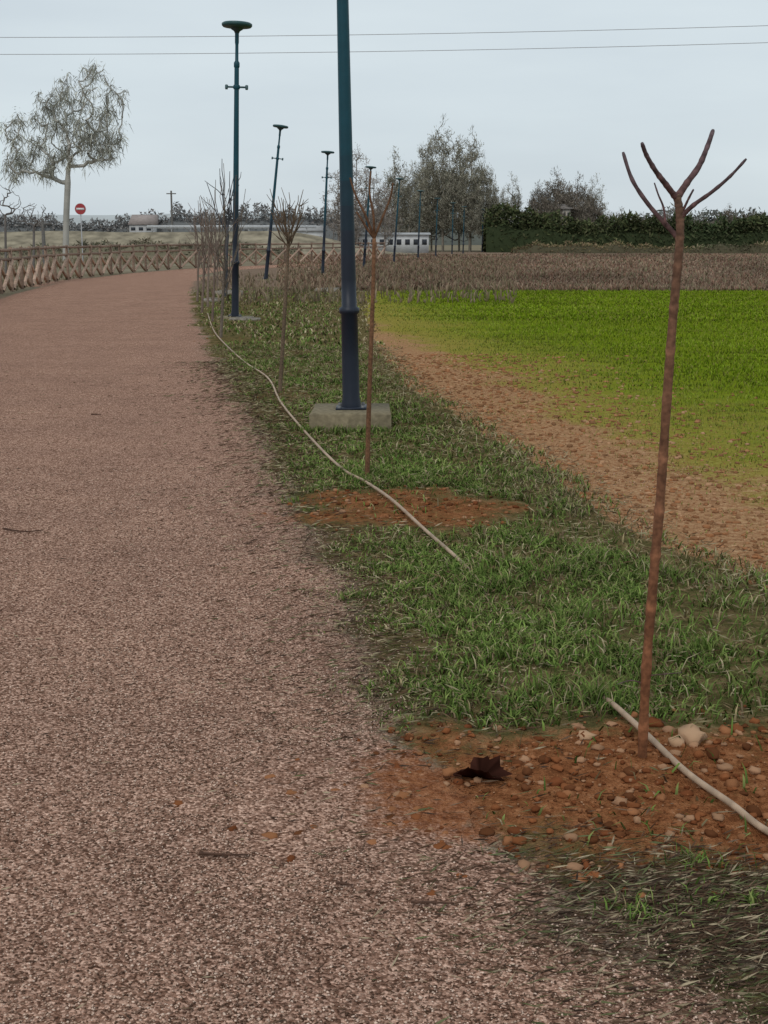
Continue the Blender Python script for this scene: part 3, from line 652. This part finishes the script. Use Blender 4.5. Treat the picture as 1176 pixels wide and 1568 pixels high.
house('white_roadside_building',598,356,118,150,5,(.6,.6,.6),(.48,.48,.48),9,.25)
house('white_house',784,330,28,161.5,3,(.55,.54,.51),(.42,.4,.38),2,.5)
house('white_house',868,312,12,163,5,(.36,.33,.29),(.28,.25,.23),2,.6,3)
house('white_house',1086,350,16,161.5,4,(.4,.4,.39),(.32,.3,.29),2,.5)
house('distant_farmhouse',215,328,36,290,10,(.4,.4,.4),(.33,.28,.26),3,2.2,2)
house('distant_farmhouse',470,345,50,148,6,(.6,.6,.6),(.45,.45,.45),4,.6)
# ------------------------------------------------------------ world, sun, camera
sc=bpy.context.scene; w=bpy.data.worlds.new('World'); sc.world=w; w.use_nodes=True; nt=w.node_tree; N=nt.nodes; Lk=nt.links
bg=N['Background']; bg.inputs['Strength'].default_value=.1
el,rot=math.radians(48),math.radians(200)
sky=N.new('ShaderNodeTexSky'); sky.sky_type='NISHITA'; sky.sun_disc=False; sky.sun_elevation=el; sky.sun_rotation=rot
tc=N.new('ShaderNodeTexCoord'); mp=N.new('ShaderNodeMapping'); mp.inputs['Scale'].default_value=(1,1,5); Lk.new(tc.outputs['Generated'],mp.inputs[0])
nz=N.new('ShaderNodeTexNoise'); nz.inputs['Scale'].default_value=2.2; nz.inputs['Detail'].default_value=5; Lk.new(mp.outputs[0],nz.inputs['Vector'])
cr=N.new('ShaderNodeValToRGB'); cr.color_ramp.elements[0].position=.35; cr.color_ramp.elements[0].color=(.60,.675,.73,1); cr.color_ramp.elements[1].position=.65; cr.color_ramp.elements[1].color=(.70,.78,.82,1)
Lk.new(nz.outputs['Fac'],cr.inputs[0]); vs=N.new('ShaderNodeVectorMath'); vs.operation='SCALE'; vs.inputs['Scale'].default_value=10; Lk.new(cr.outputs[0],vs.inputs[0])
mx=N.new('ShaderNodeMix'); mx.data_type='RGBA'; mx.inputs[0].default_value=.92; Lk.new(sky.outputs[0],mx.inputs[6]); Lk.new(vs.outputs[0],mx.inputs[7]); Lk.new(mx.outputs[2],bg.inputs['Color'])
sun=bpy.data.lights.new('sun','SUN'); sun.energy=1.0; sun.angle=math.radians(20); sun.color=(1,.95,.88); so=bpy.data.objects.new('sun',sun); bpy.context.collection.objects.link(so)
dv=Vector((math.sin(rot)*math.cos(el),math.cos(rot)*math.cos(el),math.sin(el))); so.rotation_euler=dv.to_track_quat('Z','Y').to_euler()
cam=bpy.data.cameras.new('camera'); co=bpy.data.objects.new('camera',cam); bpy.context.collection.objects.link(co)
co.location=(0,0,CAMH); co.rotation_euler=(math.pi/2-TH,0,0); cam.sensor_fit='VERTICAL'; cam.sensor_height=36; cam.sensor_width=27; cam.lens=F/1568*36; cam.clip_end=8000; cam.clip_start=.05
sc.camera=co; sc.view_settings.view_transform='Standard'; sc.view_settings.look='None'; sc.view_settings.exposure=0
